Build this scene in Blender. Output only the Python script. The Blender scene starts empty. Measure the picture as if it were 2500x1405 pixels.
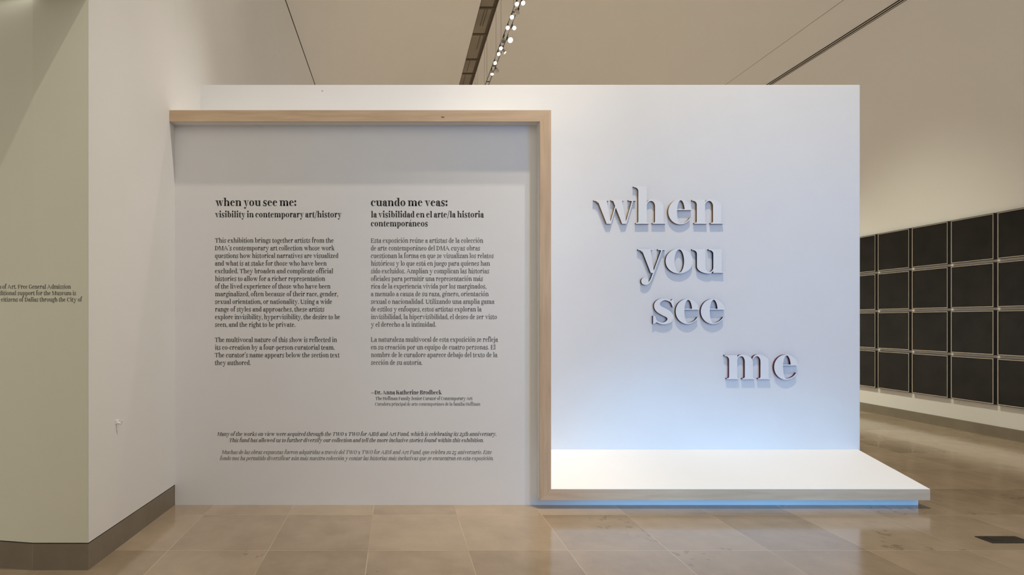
import bpy, bmesh, math, random
from mathutils import Vector, Matrix
from mathutils.geometry import delaunay_2d_cdt

SC = bpy.context.scene
COL = SC.collection
random.seed(7)

# ------------------------------------------------------------------ camera
EYE, F, VX, VY = 1.5, 1360.0, 970.0, 783.0      # eye height, focal length and vanishing point of the photograph (2500 x 1405)
cam = bpy.data.cameras.new('camera'); cam_o = bpy.data.objects.new('camera', cam); COL.objects.link(cam_o)
cam.sensor_width = 36.0; cam.lens = 36.0 * F / 2500
cam.shift_x = (1250 - VX) / 2500; cam.shift_y = (VY - 702.5) / 2500
cam.clip_start = .05; cam.clip_end = 200
cam_o.location = (0, 0, EYE); cam_o.rotation_euler = (math.pi / 2, 0, 0)
SC.camera = cam_o
SC.view_settings.view_transform = 'Standard'; SC.view_settings.look = 'None'
SC.view_settings.gamma = 1; SC.view_settings.exposure = 0.0
try: SC.view_settings.use_curve_mapping = False
except Exception: pass

# ------------------------------------------------------------------ world and lamps
W = bpy.data.worlds.new('world'); SC.world = W; W.use_nodes = True
bg = W.node_tree.nodes['Background']
bg.inputs[0].default_value = (.86, .90, 1.0, 1); bg.inputs[1].default_value = .42

def spot(name, loc, to, power, col, deg, blend=.6, r=.08):
    l = bpy.data.lights.new(name, 'SPOT'); o = bpy.data.objects.new(name, l); COL.objects.link(o)
    l.energy = power; l.color = col; l.spot_size = math.radians(deg); l.spot_blend = blend; l.shadow_soft_size = r
    o.location = loc; o.rotation_euler = (Vector(to) - Vector(loc)).to_track_quat('-Z', 'Y').to_euler()
    return o
def area(name, loc, to, power, col, sx, sy, spread=180):
    l = bpy.data.lights.new(name, 'AREA'); o = bpy.data.objects.new(name, l); COL.objects.link(o)
    l.shape = 'RECTANGLE'; l.size = sx; l.size_y = sy; l.energy = power; l.color = col; l.spread = math.radians(spread)
    o.location = loc; o.rotation_euler = (Vector(to) - Vector(loc)).to_track_quat('-Z', 'Y').to_euler()
    return o
PW = {      # lamp powers, red / green / blue
 'world': (1.13, 1.08, .95), 'title_spot': (1900, 1630, 1150), 'text_spot': (1500, 1360, 1200), 'return_spot': (215, 200, 160), 'hall_spot': (620, 590, 520),
 'wall_wash': (1750, 1740, 1370), 'floor_wash': (4300, 4350, 4250), 'cool_low': (175, 590, 1130), 'cool_side': (65, 350, 680), 'cool_fill': (1.0, 11.4, 31.5),
}
def pc(n):
    e = max(PW[n]); return e, tuple(v / e if e else 1 for v in PW[n])
e, c = pc('world'); bg.inputs[0].default_value = (*c, 1); bg.inputs[1].default_value = e
# gallery track heads over the entrance
spot('title_spot', (2.15, 2.6, 9.9), (3.3, 5.1, .35), *pc('title_spot'), 52, 1.0, .09)
spot('text_spot', (2.5, 3.02, 9.8), (-.5, 4.5, 1.7), *pc('text_spot'), 40, .8, .06)
spot('return_spot', (3.1, 6.2, 9.8), (-1.8, 4.3, 2.6), *pc('return_spot'), 44, .8, .06)
spot('hall_spot', (1.6, -1.0, 9.8), (-3.0, 3.4, 1.5), *pc('hall_spot'), 21, 1.0, .06)
# gallery track heads down the vault
for i, y in enumerate((8, 10.5, 13, 16, 19.5, 23, 27, 31)):
    spot('wall_wash', (2.4, y, 9.8), (7.7, y + .4, -1.1), *pc('wall_wash'), 38, 1.0, .08)
    spot('floor_wash', (3.1, y + 1, 9.8), (1.5, y + 1.4, 0), *pc('floor_wash'), 62, .9, .08)
# unseen cool lamps added behind the viewer for the blue light
spot('cool_low', (1.2, -3.2, .40), (2.35, 5.0, .0), *pc('cool_low'), 19, 1.0, .35)
spot('cool_side', (4.2, -3.2, .40), (3.75, 5.0, .0), *pc('cool_side'), 16, 1.0, .35)
area('cool_fill', (6.3, -2.6, 2.2), (3.3, 5.0, 1.7), *pc('cool_fill'), 2.4, 3.0, 60)

# ---------------------------------------------------------------- lettering kit
# A high-contrast serif alphabet drawn from scratch: every glyph is a list of
# convex-ish polygons in units where the x-height is 500.
XH, DSC = 500.0, -225.0
DIM = {'ASC': 785.0, 'CAP': 690.0}

class Pen:
    def __init__(s, S, H, n=7):
        s.S, s.H, s.n, s.P = S, H, n, []
        s.L = 24 + .16 * S
    def R(s, x0, y0, x1, y1): s.P.append([(x0, y0), (x1, y0), (x1, y1), (x0, y1)])
    def poly(s, pts): s.P.append(pts)
    def bracket(s, x, y, dx, dy):
        # concave fillet in the corner (x, y), reaching dx along and dy up
        pts = []
        n = max(3, s.n // 2)
        for i in range(n + 1):
            t = i / n * math.pi / 2
            pts.append((x + dx * (1 - math.sin(t)), y + dy * (1 - math.cos(t))))
        for a, b in zip(pts, pts[1:]):
            s.P.append([(x, y), a, b] if dx * dy > 0 else [(x, y), b, a])
    def stem(s, x, y0, y1, bot='b', top='', w=None):
        S, H, L = w or s.S, s.H, s.L
        s.R(x, y0, x + S, y1)
        if bot:
            l = x - L if 'l' in bot or bot == 'b' else x
            r = x + S + L if 'r' in bot or bot == 'b' else x + S
            s.R(l, y0, r, y0 + H)
            if l < x: s.bracket(x, y0 + H, -L * .55, L * .6)
            if r > x + S: s.bracket(x + S, y0 + H, L * .55, L * .6)
        if top == 'f':
            s.R(x - L * 1.9, y1 - H, x, y1)
            s.bracket(x, y1 - H, -L * 1.7, -L * 1.5)
        elif top == 'b':
            s.R(x - L, y1 - H, x + S + L, y1)
            s.bracket(x, y1 - H, -L * .55, -L * .6); s.bracket(x + S, y1 - H, L * .55, -L * .6)
    def bowl(s, cx, cy, rx, ry, icx, il, ir, iry, a0=0, a1=360, irb=None, icy=None, orx=None):
        icy = cy if icy is None else icy
        N = max(4, int(abs(a1 - a0) / 90 * s.n))
        o, q = [], []
        for i in range(N + 1):
            a = math.radians(a0 + (a1 - a0) * i / N)
            c, d = math.cos(a), math.sin(a)
            o.append((cx + rx * c, cy + ry * d))
            w = il if c < 0 else (ir if (d >= 0 or irb is None) else irb)
            q.append((icx + w * c, icy + iry * d))
        for i in range(N):
            s.P.append([q[i], o[i], o[i + 1], q[i + 1]])
    def stroke(s, pts, sub=4):
        # smooth ribbon: pts are (x, y, width)
        m = len(pts); out = []
        for i in range(m - 1):
            p0, p1, p2, p3 = pts[max(i - 1, 0)], pts[i], pts[i + 1], pts[min(i + 2, m - 1)]
            k = sub if m > 2 else 1
            for j in range(k):
                t = j / k
                out.append(tuple(.5 * (2 * b + (c - a) * t + (2 * a - 5 * b + 4 * c - d) * t * t + (3 * b - a - 3 * c + d) * t ** 3) for a, b, c, d in zip(p0, p1, p2, p3)))
        out.append(pts[-1])
        l, r = [], []
        for i, p in enumerate(out):
            a, b = out[max(i - 1, 0)], out[min(i + 1, len(out) - 1)]
            dx, dy = b[0] - a[0], b[1] - a[1]; d = math.hypot(dx, dy) or 1
            nx, ny = -dy / d * p[2] / 2, dx / d * p[2] / 2
            l.append((p[0] + nx, p[1] + ny)); r.append((p[0] - nx, p[1] - ny))
        for i in range(len(out) - 1):
            s.P.append([r[i], r[i + 1], l[i + 1], l[i]])
    def ball(s, x, y, r):
        N = s.n * 3
        s.P.append([(x + r * math.cos(2 * math.pi * i / N), y + r * math.sin(2 * math.pi * i / N)) for i in range(N)])
    def diag(s, x0, y0, x1, y1, w):
        # slanted bar cut level at both ends; w is its horizontal width
        s.P.append([(x0, y0), (x0 + w, y0), (x1 + w, y1), (x1, y1)] if y1 > y0 else [(x1, y1), (x1 + w, y1), (x0 + w, y0), (x0, y0)])
    def arch(s, x, w, top=512, j=None):
        # shoulder springing from a stem's right side at x to a second stem at x + w
        S, H = s.S, s.H
        r = (w + S) / 2; cx = x + w - (w - S * .05) * .46
        s.R(x + w, 0, x + w + S, top - 150)
        N = s.n + 3; o, q = [], []
        for i in range(N + 1):
            a = math.radians(0 + 155 * i / N)
            c, d = math.cos(a), math.sin(a)
            ox = cx + ((x + w + S - cx) if c > 0 else (cx - x + 26)) * c
            qx = cx - 6 + ((x + w - cx + 6) if c > 0 else (cx - 6 - x + 8)) * c
            o.append((ox, top - 150 + 150 * d)); q.append((qx, top - 150 + (150 - H * 1.7) * d))
        for i in range(N): s.P.append([q[i], o[i], o[i + 1], q[i + 1]])
        s.poly([q[-1], o[-1], (x, o[-1][1] - 40), (x - 4, q[-1][1] - 14)])

def glyph(ch, S, H, n=7):
    p = Pen(S, H, n); L = p.L; sb = 20 + .08 * S        # side bearing
    x = sb + L * 1.3; C = 165 + .06 * S                           # counter width
    cap = DIM['CAP']
    if ch in 'hn':
        p.stem(x, 0, DIM['ASC'] if ch == 'h' else XH + 2, 'b', 'f')
        p.arch(x + S, C); p.stem(x + S + C, 0, 200)
        return p.P, x + 2 * S + C + L + sb - 6
    if ch == 'm':
        p.stem(x, 0, XH + 2, 'b', 'f')
        p.arch(x + S, C * .95); p.stem(x + S + C * .95, 0, 200)
        x2 = x + S + C * .95
        p.arch(x2 + S, C * .95); p.stem(x2 + S + C * .95, 0, 200)
        return p.P, x2 + 2 * S + C * .95 + L + sb - 6
    if ch == 'u':
        p.stem(x, 140, XH, '', 'f')
        r = 150
        x2 = x + S + C
        N = n + 3; o, q = [], []
        cx = x + S + C * .46
        for i in range(N + 1):
            a = math.radians(180 + 152 * i / N); c, d = math.cos(a), math.sin(a)
            o.append((cx + ((cx - x) if c < 0 else (x2 - cx + 26)) * c, 140 + 152 * d))
            q.append((cx + 6 + ((cx + 6 - x - S) if c < 0 else (x2 - cx)) * c, 140 + (152 - H * 1.7) * d))
        for i in range(N): p.P.append([o[i], o[i + 1], q[i + 1], q[i]])
        p.poly([o[-1], (x2 + 2, o[-1][1] + 34), (x2 + 2, q[-1][1] + 16), q[-1]])
        p.stem(x2, 0, XH, 'r', 'f')
        return p.P, x2 + S + L + sb - 10
    if ch in 'il1':
        p.stem(x, 0, XH + 2 if ch == 'i' else DIM['ASC'], 'b', 'f')
        if ch == 'i': p.ball(x + S * .48, 690, max(S * .62, 62))
        return p.P, x + S + L + sb - 6
    if ch == 'j':
        p.stem(x, -60, XH + 2, '', 'f'); p.ball(x + S * .48, 690, max(S * .62, 62))
        p.stroke([(x + S * .5, -50, S), (x + S * .4, -140, S * .75), (x - S * .3, -205, H * 1.8), (x - S * .9, -190, H)])
        p.ball(x - S * .8, -155, S * .42)
        return p.P, x + S + sb + 12
    if ch == 'r':
        p.stem(x, 0, XH + 2, 'b', 'f')
        p.stroke([(x + S - 4, 330, H * 1.2), (x + S + 40, 450, H * 1.6), (x + S + 110, 498, H * 1.6), (x + S + 160, 480, H * 1.6)])
        p.ball(x + S + 130, 436, 40 + S * .22)
        return p.P, x + S + 205 + sb * .3
    if ch in 'oO':
        k = ch == 'O'
        w = 2 * S + (180 + .05 * S) + (150 if k else 0); ry = (cap / 2 + 12) if k else 262; cy = cap / 2 if k else 250
        s0 = S * (1.08 if k else .98); cw = w - 2 * s0
        p.bowl(sb + w / 2, cy, w / 2, ry, sb + w / 2, cw / 2, cw / 2, ry - H)
        return p.P, w + 2 * sb
    if ch == 'e':
        w = 2 * S + (150 + .0 * S); cx = sb + w / 2; icx = sb + S * 1.04 + 82
        p.bowl(cx, 250, w / 2, 262, icx, 82 + 0, w + sb - S * .86 - icx, 262 - H, 8, 270)
        p.bowl(cx, 250, w / 2 + 6, 262, icx, 82, w / 2 - 12 - (icx - cx), 262 - H * 1.3, 270, 331)
        p.R(sb + S * .8, 285, sb + w - 2, 285 + H)
        return p.P, w + 2 * sb - 6
    if ch == 'c':
        w = 2 * S + 140; cx = sb + w / 2; icx = sb + S * 1.02 + 110
        p.bowl(cx, 250, w / 2, 262, icx, 110, w / 2 - 16, 262 - H * 1.2, 62, 270)
        p.bowl(cx, 250, w / 2 + 4, 262, icx, 110, w / 2 - 14 - (icx - cx), 262 - H * 1.3, 270, 328)
        p.ball(sb + w - 46 - S * .2, 388, 44 + S * .22)
        return p.P, w + 2 * sb - 10
    if ch in 'bdpq':
        bw = S + 190 + .08 * S
        if ch == 'b':
            p.stem(x, 20, DIM['ASC'], '', 'f'); bx = x + S * .5
            p.bowl(bx + bw / 2 + 2, 250, bw / 2 + S * .25, 262, x + S + (bw - S) * .47, (bw - S) * .5, x + bw + S * .75 - S - (x + S + (bw - S) * .47) + S * .0, 262 - H * 1.3, -118, 118)
            return p.P, x + bw + S * .75 + sb
        if ch == 'p':
            p.stem(x, DSC, XH + 2, 'b', 'f'); bx = x + S * .5
            p.bowl(bx + bw / 2 + 2, 250, bw / 2 + S * .25, 262, x + S + (bw - S) * .47, (bw - S) * .5, x + bw + S * .75 - S - (x + S + (bw - S) * .47), 262 - H * 1.3, -118, 118)
            return p.P, x + bw + S * .75 + sb
        x0 = sb; xs = sb + bw * .80 + S * .2
        if ch == 'd': p.stem(xs, 0, DIM['ASC'], 'r', 'f')
        else: p.stem(xs, DSC, XH, 'b', '')
        cx = (x0 + xs + S * .2) / 2 + 20; icx = x0 + S + (xs - x0 - S) * .52
        p.bowl(cx, 250, cx - x0, 262, icx, icx - x0 - S, xs - icx + 10, 262 - H * 1.3, 62, 298)
        return p.P, xs + S + L + sb - 8
    if ch == 'a':
        w = S + 245; xs = sb + w - S + 4
        p.R(xs, 70, xs + S, 360)
        p.bowl(xs - 40 + S * .1, 360, S * .9 + 40, 152, xs - 62, 70, 62, 152 - H * 1.4, 0, 128)
        p.ball(sb + 48 + S * .25, 372, 42 + S * .24)
        p.bowl(sb + 112 + S * .35, 138, 112 + S * .35, 150, sb + S * .9 + 74, 74, 74, 150 - H * 1.5, 90, 315)
        p.poly([(sb + 104 + S * .35, 288 - H * 1.4), (xs + 4, 304), (xs + 4, 304 + H * 1.4), (sb + 104 + S * .35, 288)])
        p.stroke([(xs + S * .5, 90, S), (xs + S * .62, 35, S * .8), (xs + S + 28, 6, H * 1.6), (xs + S + 62, 26, H)])
        return p.P, xs + S + 62 + sb * .4
    if ch == 'f':
        p.stem(x, 0, 640, 'b')
        p.stroke([(x + S * .5, 620, S), (x + S * .55, 700, S * .85), (x + S * .95, 772, H * 2), (x + S + 90, 786, H * 1.5), (x + S + 130, 760, H)])
        p.ball(x + S + 92, 728, 36 + S * .2)
        p.R(x - L - 6, XH - H - 8, x + S + 90, XH - 8)
        return p.P, x + S + 112
    if ch == 't':
        p.R(x - 10, 110, x - 10 + S, 500)
        p.poly([(x - 10, 490), (x - 10 + S, 490), (x - 10 + S, 660), (x + S - 10 - H, 660), (x + S * .3, 540)])
        p.R(x - L - 30, XH - H - 8, x + S + 90, XH - 8)
        p.stroke([(x - 10 + S * .5, 130, S), (x - 10 + S * .55, 60, S * .9), (x + S * .9, 4, H * 2), (x + S + 60, 6, H * 1.6), (x + S + 105, 60, H)])
        return p.P, x + S + 112
    if ch == 's':
        w = 1.35 * S + 185
        X = lambda f: sb + f * w
        p.stroke([(X(.93), 395, H), (X(.80), 468, H * 1.6), (X(.52), 502, H * 1.9), (X(.28), 462, S * .44), (X(.19), 385, S * .68), (X(.27), 305, S * .80), (X(.5), 245, S * .86), (X(.73), 185, S * .80),
                  (X(.81), 108, S * .68), (X(.72), 38, S * .44), (X(.48), 0, H * 1.9), (X(.20), 34, H * 1.6), (X(.05), 118, H)], max(4, n // 2))
        p.poly([(X(.93), 340), (X(.98), 340), (X(.98), 508), (X(.93), 508), (X(.82), 462)])
        p.poly([(X(.0), -8), (X(.05), -8), (X(.20), 32), (X(.10), 150), (X(.0), 160)])
        return p.P, w + 2 * sb - 6
    if ch in 'vwy':
        d = 175 + S * .12; ft = S * (.5 if ch == 'w' else .38); hw = H * 1.25
        def vee(x0):
            p.diag(x0, XH, x0 + d - S * .02, 0, S * 1.06)
            p.P[-1] = [(x0 + d, 0), (x0 + d + ft, 0), (x0 + S * 1.06, XH), (x0, XH)]
        if ch == 'w':
            x0 = sb + L * 1.2
            x1 = x0 + S * 1.06 + d * .66
            vee(x0); vee(x1)
            # hairlines rising from each foot
            k = (d) / XH
            f0 = x0 + d + ft - hw
            p.poly([(f0, 0), (f0 + hw, 0), (f0 + hw + 480 * k * .75, 480), (f0 + 480 * k * .75, 480)])
            f1 = x1 + d + ft - hw
            p.poly([(f1, 0), (f1 + hw, 0), (f1 + hw + XH * k * .75, XH), (f1 + XH * k * .75, XH)])
            p.R(x0 - L * 1.4, XH - H, x0 + S * 1.06 + L * .9, XH); p.R(x1 - L * .6, XH - H, x1 + S * 1.06 + L * .8, XH)
            p.bracket(x0 + S * .08, XH - H, -L * 1.4, -L * 1.3); p.bracket(x1 + S * .1, XH - H, -L * .6, -L * .6)
            xe = f1 + XH * k * .75
            p.R(xe - L * 1.5, XH - H, xe + hw + L * 1.1, XH); p.bracket(xe + 4, XH - H, -L * .9, -L * .6)
            return p.P, xe + hw + L * 1.1 + sb * .4
        x0 = sb + L * 1.2; vee(x0); k = d / XH * .95
        f0 = x0 + d + ft - hw
        xe = f0 + XH * k
        if ch == 'v':
            p.poly([(f0, 0), (f0 + hw, 0), (xe + hw, XH), (xe, XH)])
        else:
            p.poly([(f0 - 150 * k, -150), (f0 + hw - 150 * k, -150), (xe + hw, XH), (xe, XH)])
            bx = f0 - 150 * k + hw * .5
            p.stroke([(bx + 8, -135, hw * 1.0), (bx - 40, -200, hw * 1.1), (bx - 95, -236, hw * 1.2), (bx - 150, -225, hw)])
            p.ball(bx - 128, -172, 46 + S * .17)
        p.R(x0 - L * 1.4, XH - H, x0 + S * 1.06 + L * .9, XH); p.R(xe - L * 1.5, XH - H, xe + hw + L * 1.1, XH)
        p.bracket(x0 + S * .08, XH - H, -L * 1.4, -L * 1.3); p.bracket(xe + 4, XH - H, -L * .9, -L * .6)
        return p.P, xe + hw + L * 1.1 + sb * .4
    if ch == 'x':
        x0 = sb + L * .8; d = 250
        p.poly([(x0 + d, 0), (x0 + d + S * 1.1, 0), (x0 + S * 1.1, XH), (x0, XH)])
        hw = H * 1.25
        p.poly([(x0 + 20, 0), (x0 + 20 + hw, 0), (x0 + d + S * .6 + hw, XH), (x0 + d + S * .6, XH)])
        p.R(x0 - L * .8, XH - H, x0 + S + L * .8, XH); p.R(x0 + d + S * .6 - L * 1.2, XH - H, x0 + d + S * .6 + L * 1.2, XH)
        p.R(x0 + 20 - L, 0, x0 + 40 + L, H); p.R(x0 + d - L * .6, 0, x0 + d + S + L, H)
        return p.P, x0 + d + S * 1.1 + L + sb * .5
    if ch == 'z':
        w = 270 + S * .9; x0 = sb
        p.R(x0 + 14, XH - H * 1.2, x0 + w, XH); p.R(x0, 0, x0 + w, H * 1.2)
        p.poly([(x0, 0), (x0 + S * 1.1, 0), (x0 + w, XH), (x0 + w - S * 1.1, XH)])
        p.poly([(x0 + 14, XH), (x0 + 14, XH - 150), (x0 + 34, XH - 150), (x0 + 110, XH - H)]); p.poly([(x0 + w, 0), (x0 + w, 160), (x0 + w - 20, 160), (x0 + w - 100, H)])
        return p.P, w + 2 * sb
    if ch == 'k':
        p.stem(x, 0, DIM['ASC'], 'b', 'f'); d = 150
        p.poly([(x + S - 2, 190), (x + S + H, 190), (x + S + 200 + H, XH), (x + S + 200, XH)])
        p.poly([(x + S + 170, 0), (x + S + 170 + S * 1.1, 0), (x + S + 60 + S * .8, 330), (x + S + 50, 270)])
        p.R(x + S + 120, XH - H, x + S + 290, XH); p.R(x + S + 120, 0, x + S + 190 + S + L, H)
        return p.P, x + S + 190 + S + L + sb * .4
    if ch == 'g':
        w = S * 1.7 + 150; cx = sb + w / 2 + 4
        p.bowl(cx, 338, w / 2, 174, cx, w / 2 - S * .82, w / 2 - S * .82, 174 - H)
        p.stroke([(cx - w * .22, 185, H), (cx - w * .4, 130, S * .5), (cx - w * .30, 70, S * .8), (cx + 10, 42, S * .85), (cx + w * .34, 10, S * .8)])
        p.bowl(cx + 6, -92, w / 2 + 22, 142, cx + 6, w / 2 - S * .35, w / 2 - S * .45, 142 - H * 1.5, 0, 360, icy=-98)
        p.stroke([(cx + w * .3, 452, H), (cx + w * .45, 500, H * 1.3), (cx + w * .62, 505, H * 1.5)]); p.ball(cx + w * .6, 470, 30 + S * .18)
        return p.P, w + 2 * sb + 22
    # ------------------------------------------------ capitals
    if ch in 'IHLEFTDBKUPR':
        SC = S * 1.1
        if ch == 'I': p.stem(x, 0, cap, 'b', 'b', SC); return p.P, x + SC + L + sb
        if ch == 'H':
            x2 = x + SC + 300
            p.stem(x, 0, cap, 'b', 'b', SC); p.stem(x2, 0, cap, 'b', 'b', SC); p.R(x + SC, 335, x2, 335 + H)
            return p.P, x2 + SC + L + sb
        if ch in 'LEF':
            w = 300 + .2 * S; p.stem(x, 0, cap, 'b', 'b', SC); xr = x + SC + w
            if ch in 'EF':
                p.R(x, cap - H, xr, cap); p.poly([(xr, cap), (xr - 90, cap - H), (xr - 22, cap - 190), (xr, cap - 190)])
                p.R(x, cap / 2, xr - 90, cap / 2 + H); p.poly([(xr - 90, 250), (xr - 110, 250), (xr - 150, 355), (xr - 110, 460), (xr - 90, 460)])
            if ch in 'EL':
                p.R(x, 0, xr + 20, H); p.poly([(xr + 20, 0), (xr + 24, 200), (xr, 200), (xr - 90, H)])
            return p.P, xr + sb + (20 if ch != 'F' else 0)
        if ch == 'T':
            w = 520 + .5 * S; xc = sb + w / 2
            p.stem(xc - SC / 2, 0, cap, 'b', '', SC); p.R(sb, cap - H, sb + w, cap)
            p.poly([(sb, cap), (sb - 4, cap - 190), (sb + 18, cap - 190), (sb + 100, cap - H)]); p.poly([(sb + w, cap), (sb + w - 100, cap - H), (sb + w - 18, cap - 190), (sb + w + 4, cap - 190)])
            return p.P, w + 2 * sb - 20
        if ch == 'D':
            w = 300 + S; p.stem(x, 0, cap, 'b', 'b', SC)
            p.bowl(x + SC, cap / 2, w, cap / 2, x + SC, 10, w - SC, cap / 2 - H, -90, 90)
            return p.P, x + SC + w + sb
        if ch == 'B':
            w = 190 + S; p.stem(x, 0, cap, 'b', 'b', SC)
            p.bowl(x + SC + 30, 525, w - 20, 165, x + SC + 30, 10, w - 20 - SC, 165 - H, -90, 90); p.bowl(x + SC + 30, 182, w + 30, 182, x + SC + 30, 10, w + 30 - SC, 182 - H, -90, 90)
            for yy in (cap - H, 364 - H, 0): p.R(x + SC, yy, x + SC + 34, yy + H)
            return p.P, x + SC + w + 60 + sb
        if ch == 'K':
            p.stem(x, 0, cap, 'b', 'b', SC)
            p.poly([(x + SC, 250), (x + SC + H, 225), (x + SC + 310 + H, cap), (x + SC + 310, cap)])
            p.poly([(x + SC + 250, 0), (x + SC + 250 + SC * 1.15, 0), (x + SC + 130 + SC * .7, 460), (x + SC + 110, 390)])
            p.R(x + SC + 220, cap - H, x + SC + 400, cap); p.R(x + SC + 200, 0, x + 2 * SC + 280 + L, H)
            return p.P, x + 2 * SC + 280 + L + sb * .4
        if ch == 'U':
            x2 = x + SC + 330
            p.stem(x, 200, cap, '', 'b', SC); p.R(x2, 200, x2 + H * 1.2, cap); p.R(x2 - L, cap - H, x2 + H + L, cap)
            xr = x2 + H * 1.2
            p.bowl((x + xr) / 2, 205, (xr - x) / 2, 217, (x + SC + x2) / 2, (x2 - x - SC) / 2, (x2 - x - SC) / 2, 217 - H * 2.2, 180, 360)
            return p.P, xr + L + sb
    if ch in 'CG':
        w = 2 * S + 330; cx = sb + w / 2; icx = sb + S * 1.12 + 200
        p.bowl(cx, cap / 2, w / 2, cap / 2 + 12, icx, 200, w / 2 - 30 - (icx - cx), cap / 2 + 12 - H * 1.1, 38, 270)
        p.bowl(cx, cap / 2, w / 2, cap / 2 + 12, icx, 200, w / 2 - 24 - (icx - cx), cap / 2 + 12 - H * 1.1, 270, 324)
        xr = sb + w
        p.poly([(xr - 34, 452), (xr - 10, 452), (xr - 10, cap + 8), (xr - 28, cap + 8), (xr - 90, 590)])
        if ch == 'G':
            p.stem(xr - S * 1.1 - 10, 60, 300, '', '', S * 1.1); p.R(xr - S * 1.1 - 10 - L, 300 - H, xr - 10 + L, 300)
            return p.P, w + 2 * sb + 16
        return p.P, w + 2 * sb
    if ch == 'S':
        w = 2 * S + 190; cx = sb + w / 2; r = w / 2
        p.stroke([(sb + w - 40, 590, H), (cx + 50, 680, H * 1.8), (cx - r * .28, 664, S * .6), (cx - r * .5, 560, S * 1.0), (cx - r * .2, 430, S * 1.1), (cx + r * .28, 310, S * 1.1),
                  (cx + r * .54, 160, S * 1.0), (cx + r * .30, 40, S * .6), (cx - 40, 6, H * 1.8), (sb + 50, 90, H * 1.4), (sb + 20, 190, H)], 5)
        p.poly([(sb + w - 56, 480), (sb + w - 30, 480), (sb + w - 30, 700), (sb + w - 48, 700), (sb + w - 100, 640)])
        p.poly([(sb + 4, -10), (sb + 24, -10), (sb + 90, 50), (sb + 34, 215), (sb + 4, 215)])
        return p.P, w + 2 * sb
    if ch in 'AM':
        hw = H * 1.2
        if ch == 'A':
            x0 = sb + L * .6; ap = x0 + 250; w = 250 + S * .4
            p.poly([(x0, 0), (x0 + hw, 0), (ap + hw, cap), (ap, cap)])
            p.poly([(ap + w - S * .3, 0), (ap + w + S * .85, 0), (ap + S * .3, cap + 6), (ap - S * .15, cap + 6)])
            p.R(x0 + 80, 210, ap + w * .68, 210 + H); p.R(x0 - L * .8, 0, x0 + hw + L, H); p.R(ap + w - S * .3 - L * .9, 0, ap + w + S * .85 + L * .8, H)
            return p.P, ap + w + S * .85 + L * .8 + sb * .4
        SC = S * 1.1; x1 = x; x2 = x + H + 430 + S * .4
        p.R(x1, 0, x1 + hw, cap); p.R(x1 - L, 0, x1 + hw + L, H); p.R(x1 - L, cap - H, x1 + SC * .8, cap)
        p.stem(x2, 0, cap, 'b', '', SC); p.R(x2, cap - H, x2 + SC + L, cap)
        m = (x1 + x2) / 2
        p.poly([(m - S * .1, 0), (m + S * .35, 0), (x1 + SC * 1.1, cap), (x1 + 2, cap)])
        p.poly([(m + S * .35 - hw, 0), (m + S * .35, 0), (x2 + hw, cap), (x2, cap)])
        return p.P, x2 + SC + L + sb
    if ch == 'W':
        x0 = sb + L * .8; d = 220; hw = H * 1.2; SC = S * 1.12
        x1 = x0 + d + SC * .55 + 60
        for a in (x0, x1):
            p.poly([(a + d, 0), (a + d + SC * .6, 0), (a + SC, cap), (a, cap)])
            f = a + d + SC * .6 - hw; p.poly([(f, 0), (f + hw, 0), (f + hw + 200, cap), (f + 200, cap)])
            p.R(a - L * .9, cap - H, a + SC + L * .7, cap)
        xe = x1 + d + SC * .6 - hw + 200
        p.R(xe - L * 1.2, cap - H, xe + hw + L, cap)
        return p.P, xe + hw + L + sb * .3
    # ------------------------------------------------ figures and points
    if ch == '2':
        w = 300 + S * .7
        p.stroke([(sb + 50, 430, S * .8), (sb + 70, 500, H * 2), (sb + w * .45, 540, H * 1.8), (sb + w * .72, 500, S * .7), (sb + w * .80, 400, S), (sb + w * .62, 260, S * .7), (sb + w * .3, 110, H * 2.2), (sb + 16, 10, H)])
        p.R(sb, 0, sb + w, 90); p.R(sb + w - 24, 0, sb + w, 170); return p.P, w + 2 * sb
    if ch == '5':
        w = 300 + S * .7
        p.R(sb + 40, 380, sb + w - 20, 470); p.R(sb + 40, 130, sb + 40 + H * 1.2, 470)
        p.bowl(sb + w * .42, -30, w * .58, 190, sb + w * .4, w * .3, w * .58 - S, 190 - H * 1.4, -130, 128)
        p.ball(sb + 46 + S * .2, -130, 40 + S * .2); return p.P, w + 2 * sb
    if ch in '.,:’':
        r = max(S * .58, 58)
        if ch != '’': p.ball(sb + r, r - 8, r)
        if ch == ':': p.ball(sb + r, 420, r)
        if ch in ',’':
            y = 0 if ch == ',' else 660
            if y: p.ball(sb + r, y + r - 8, r)
            p.stroke([(sb + r * 1.4, y + r - 20, r * 1.0), (sb + r * 1.5, y - 40, r * .7), (sb + r * .7, y - 130, H)])
        return p.P, 2 * r + 2 * sb
    if ch == '/':
        p.poly([(sb - 10, -130), (sb + 40 + S * .15, -130), (sb + 290 + S * .15, 800), (sb + 240, 800)]); return p.P, 290 + 2 * sb
    if ch in '-—':
        w = 230 if ch == '-' else 720
        p.R(sb, 215, sb + w, 215 + max(H * 1.6, 50)); return p.P, w + 2 * sb
    if ch == ' ': return [], 195
    raise KeyError(ch)

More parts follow.
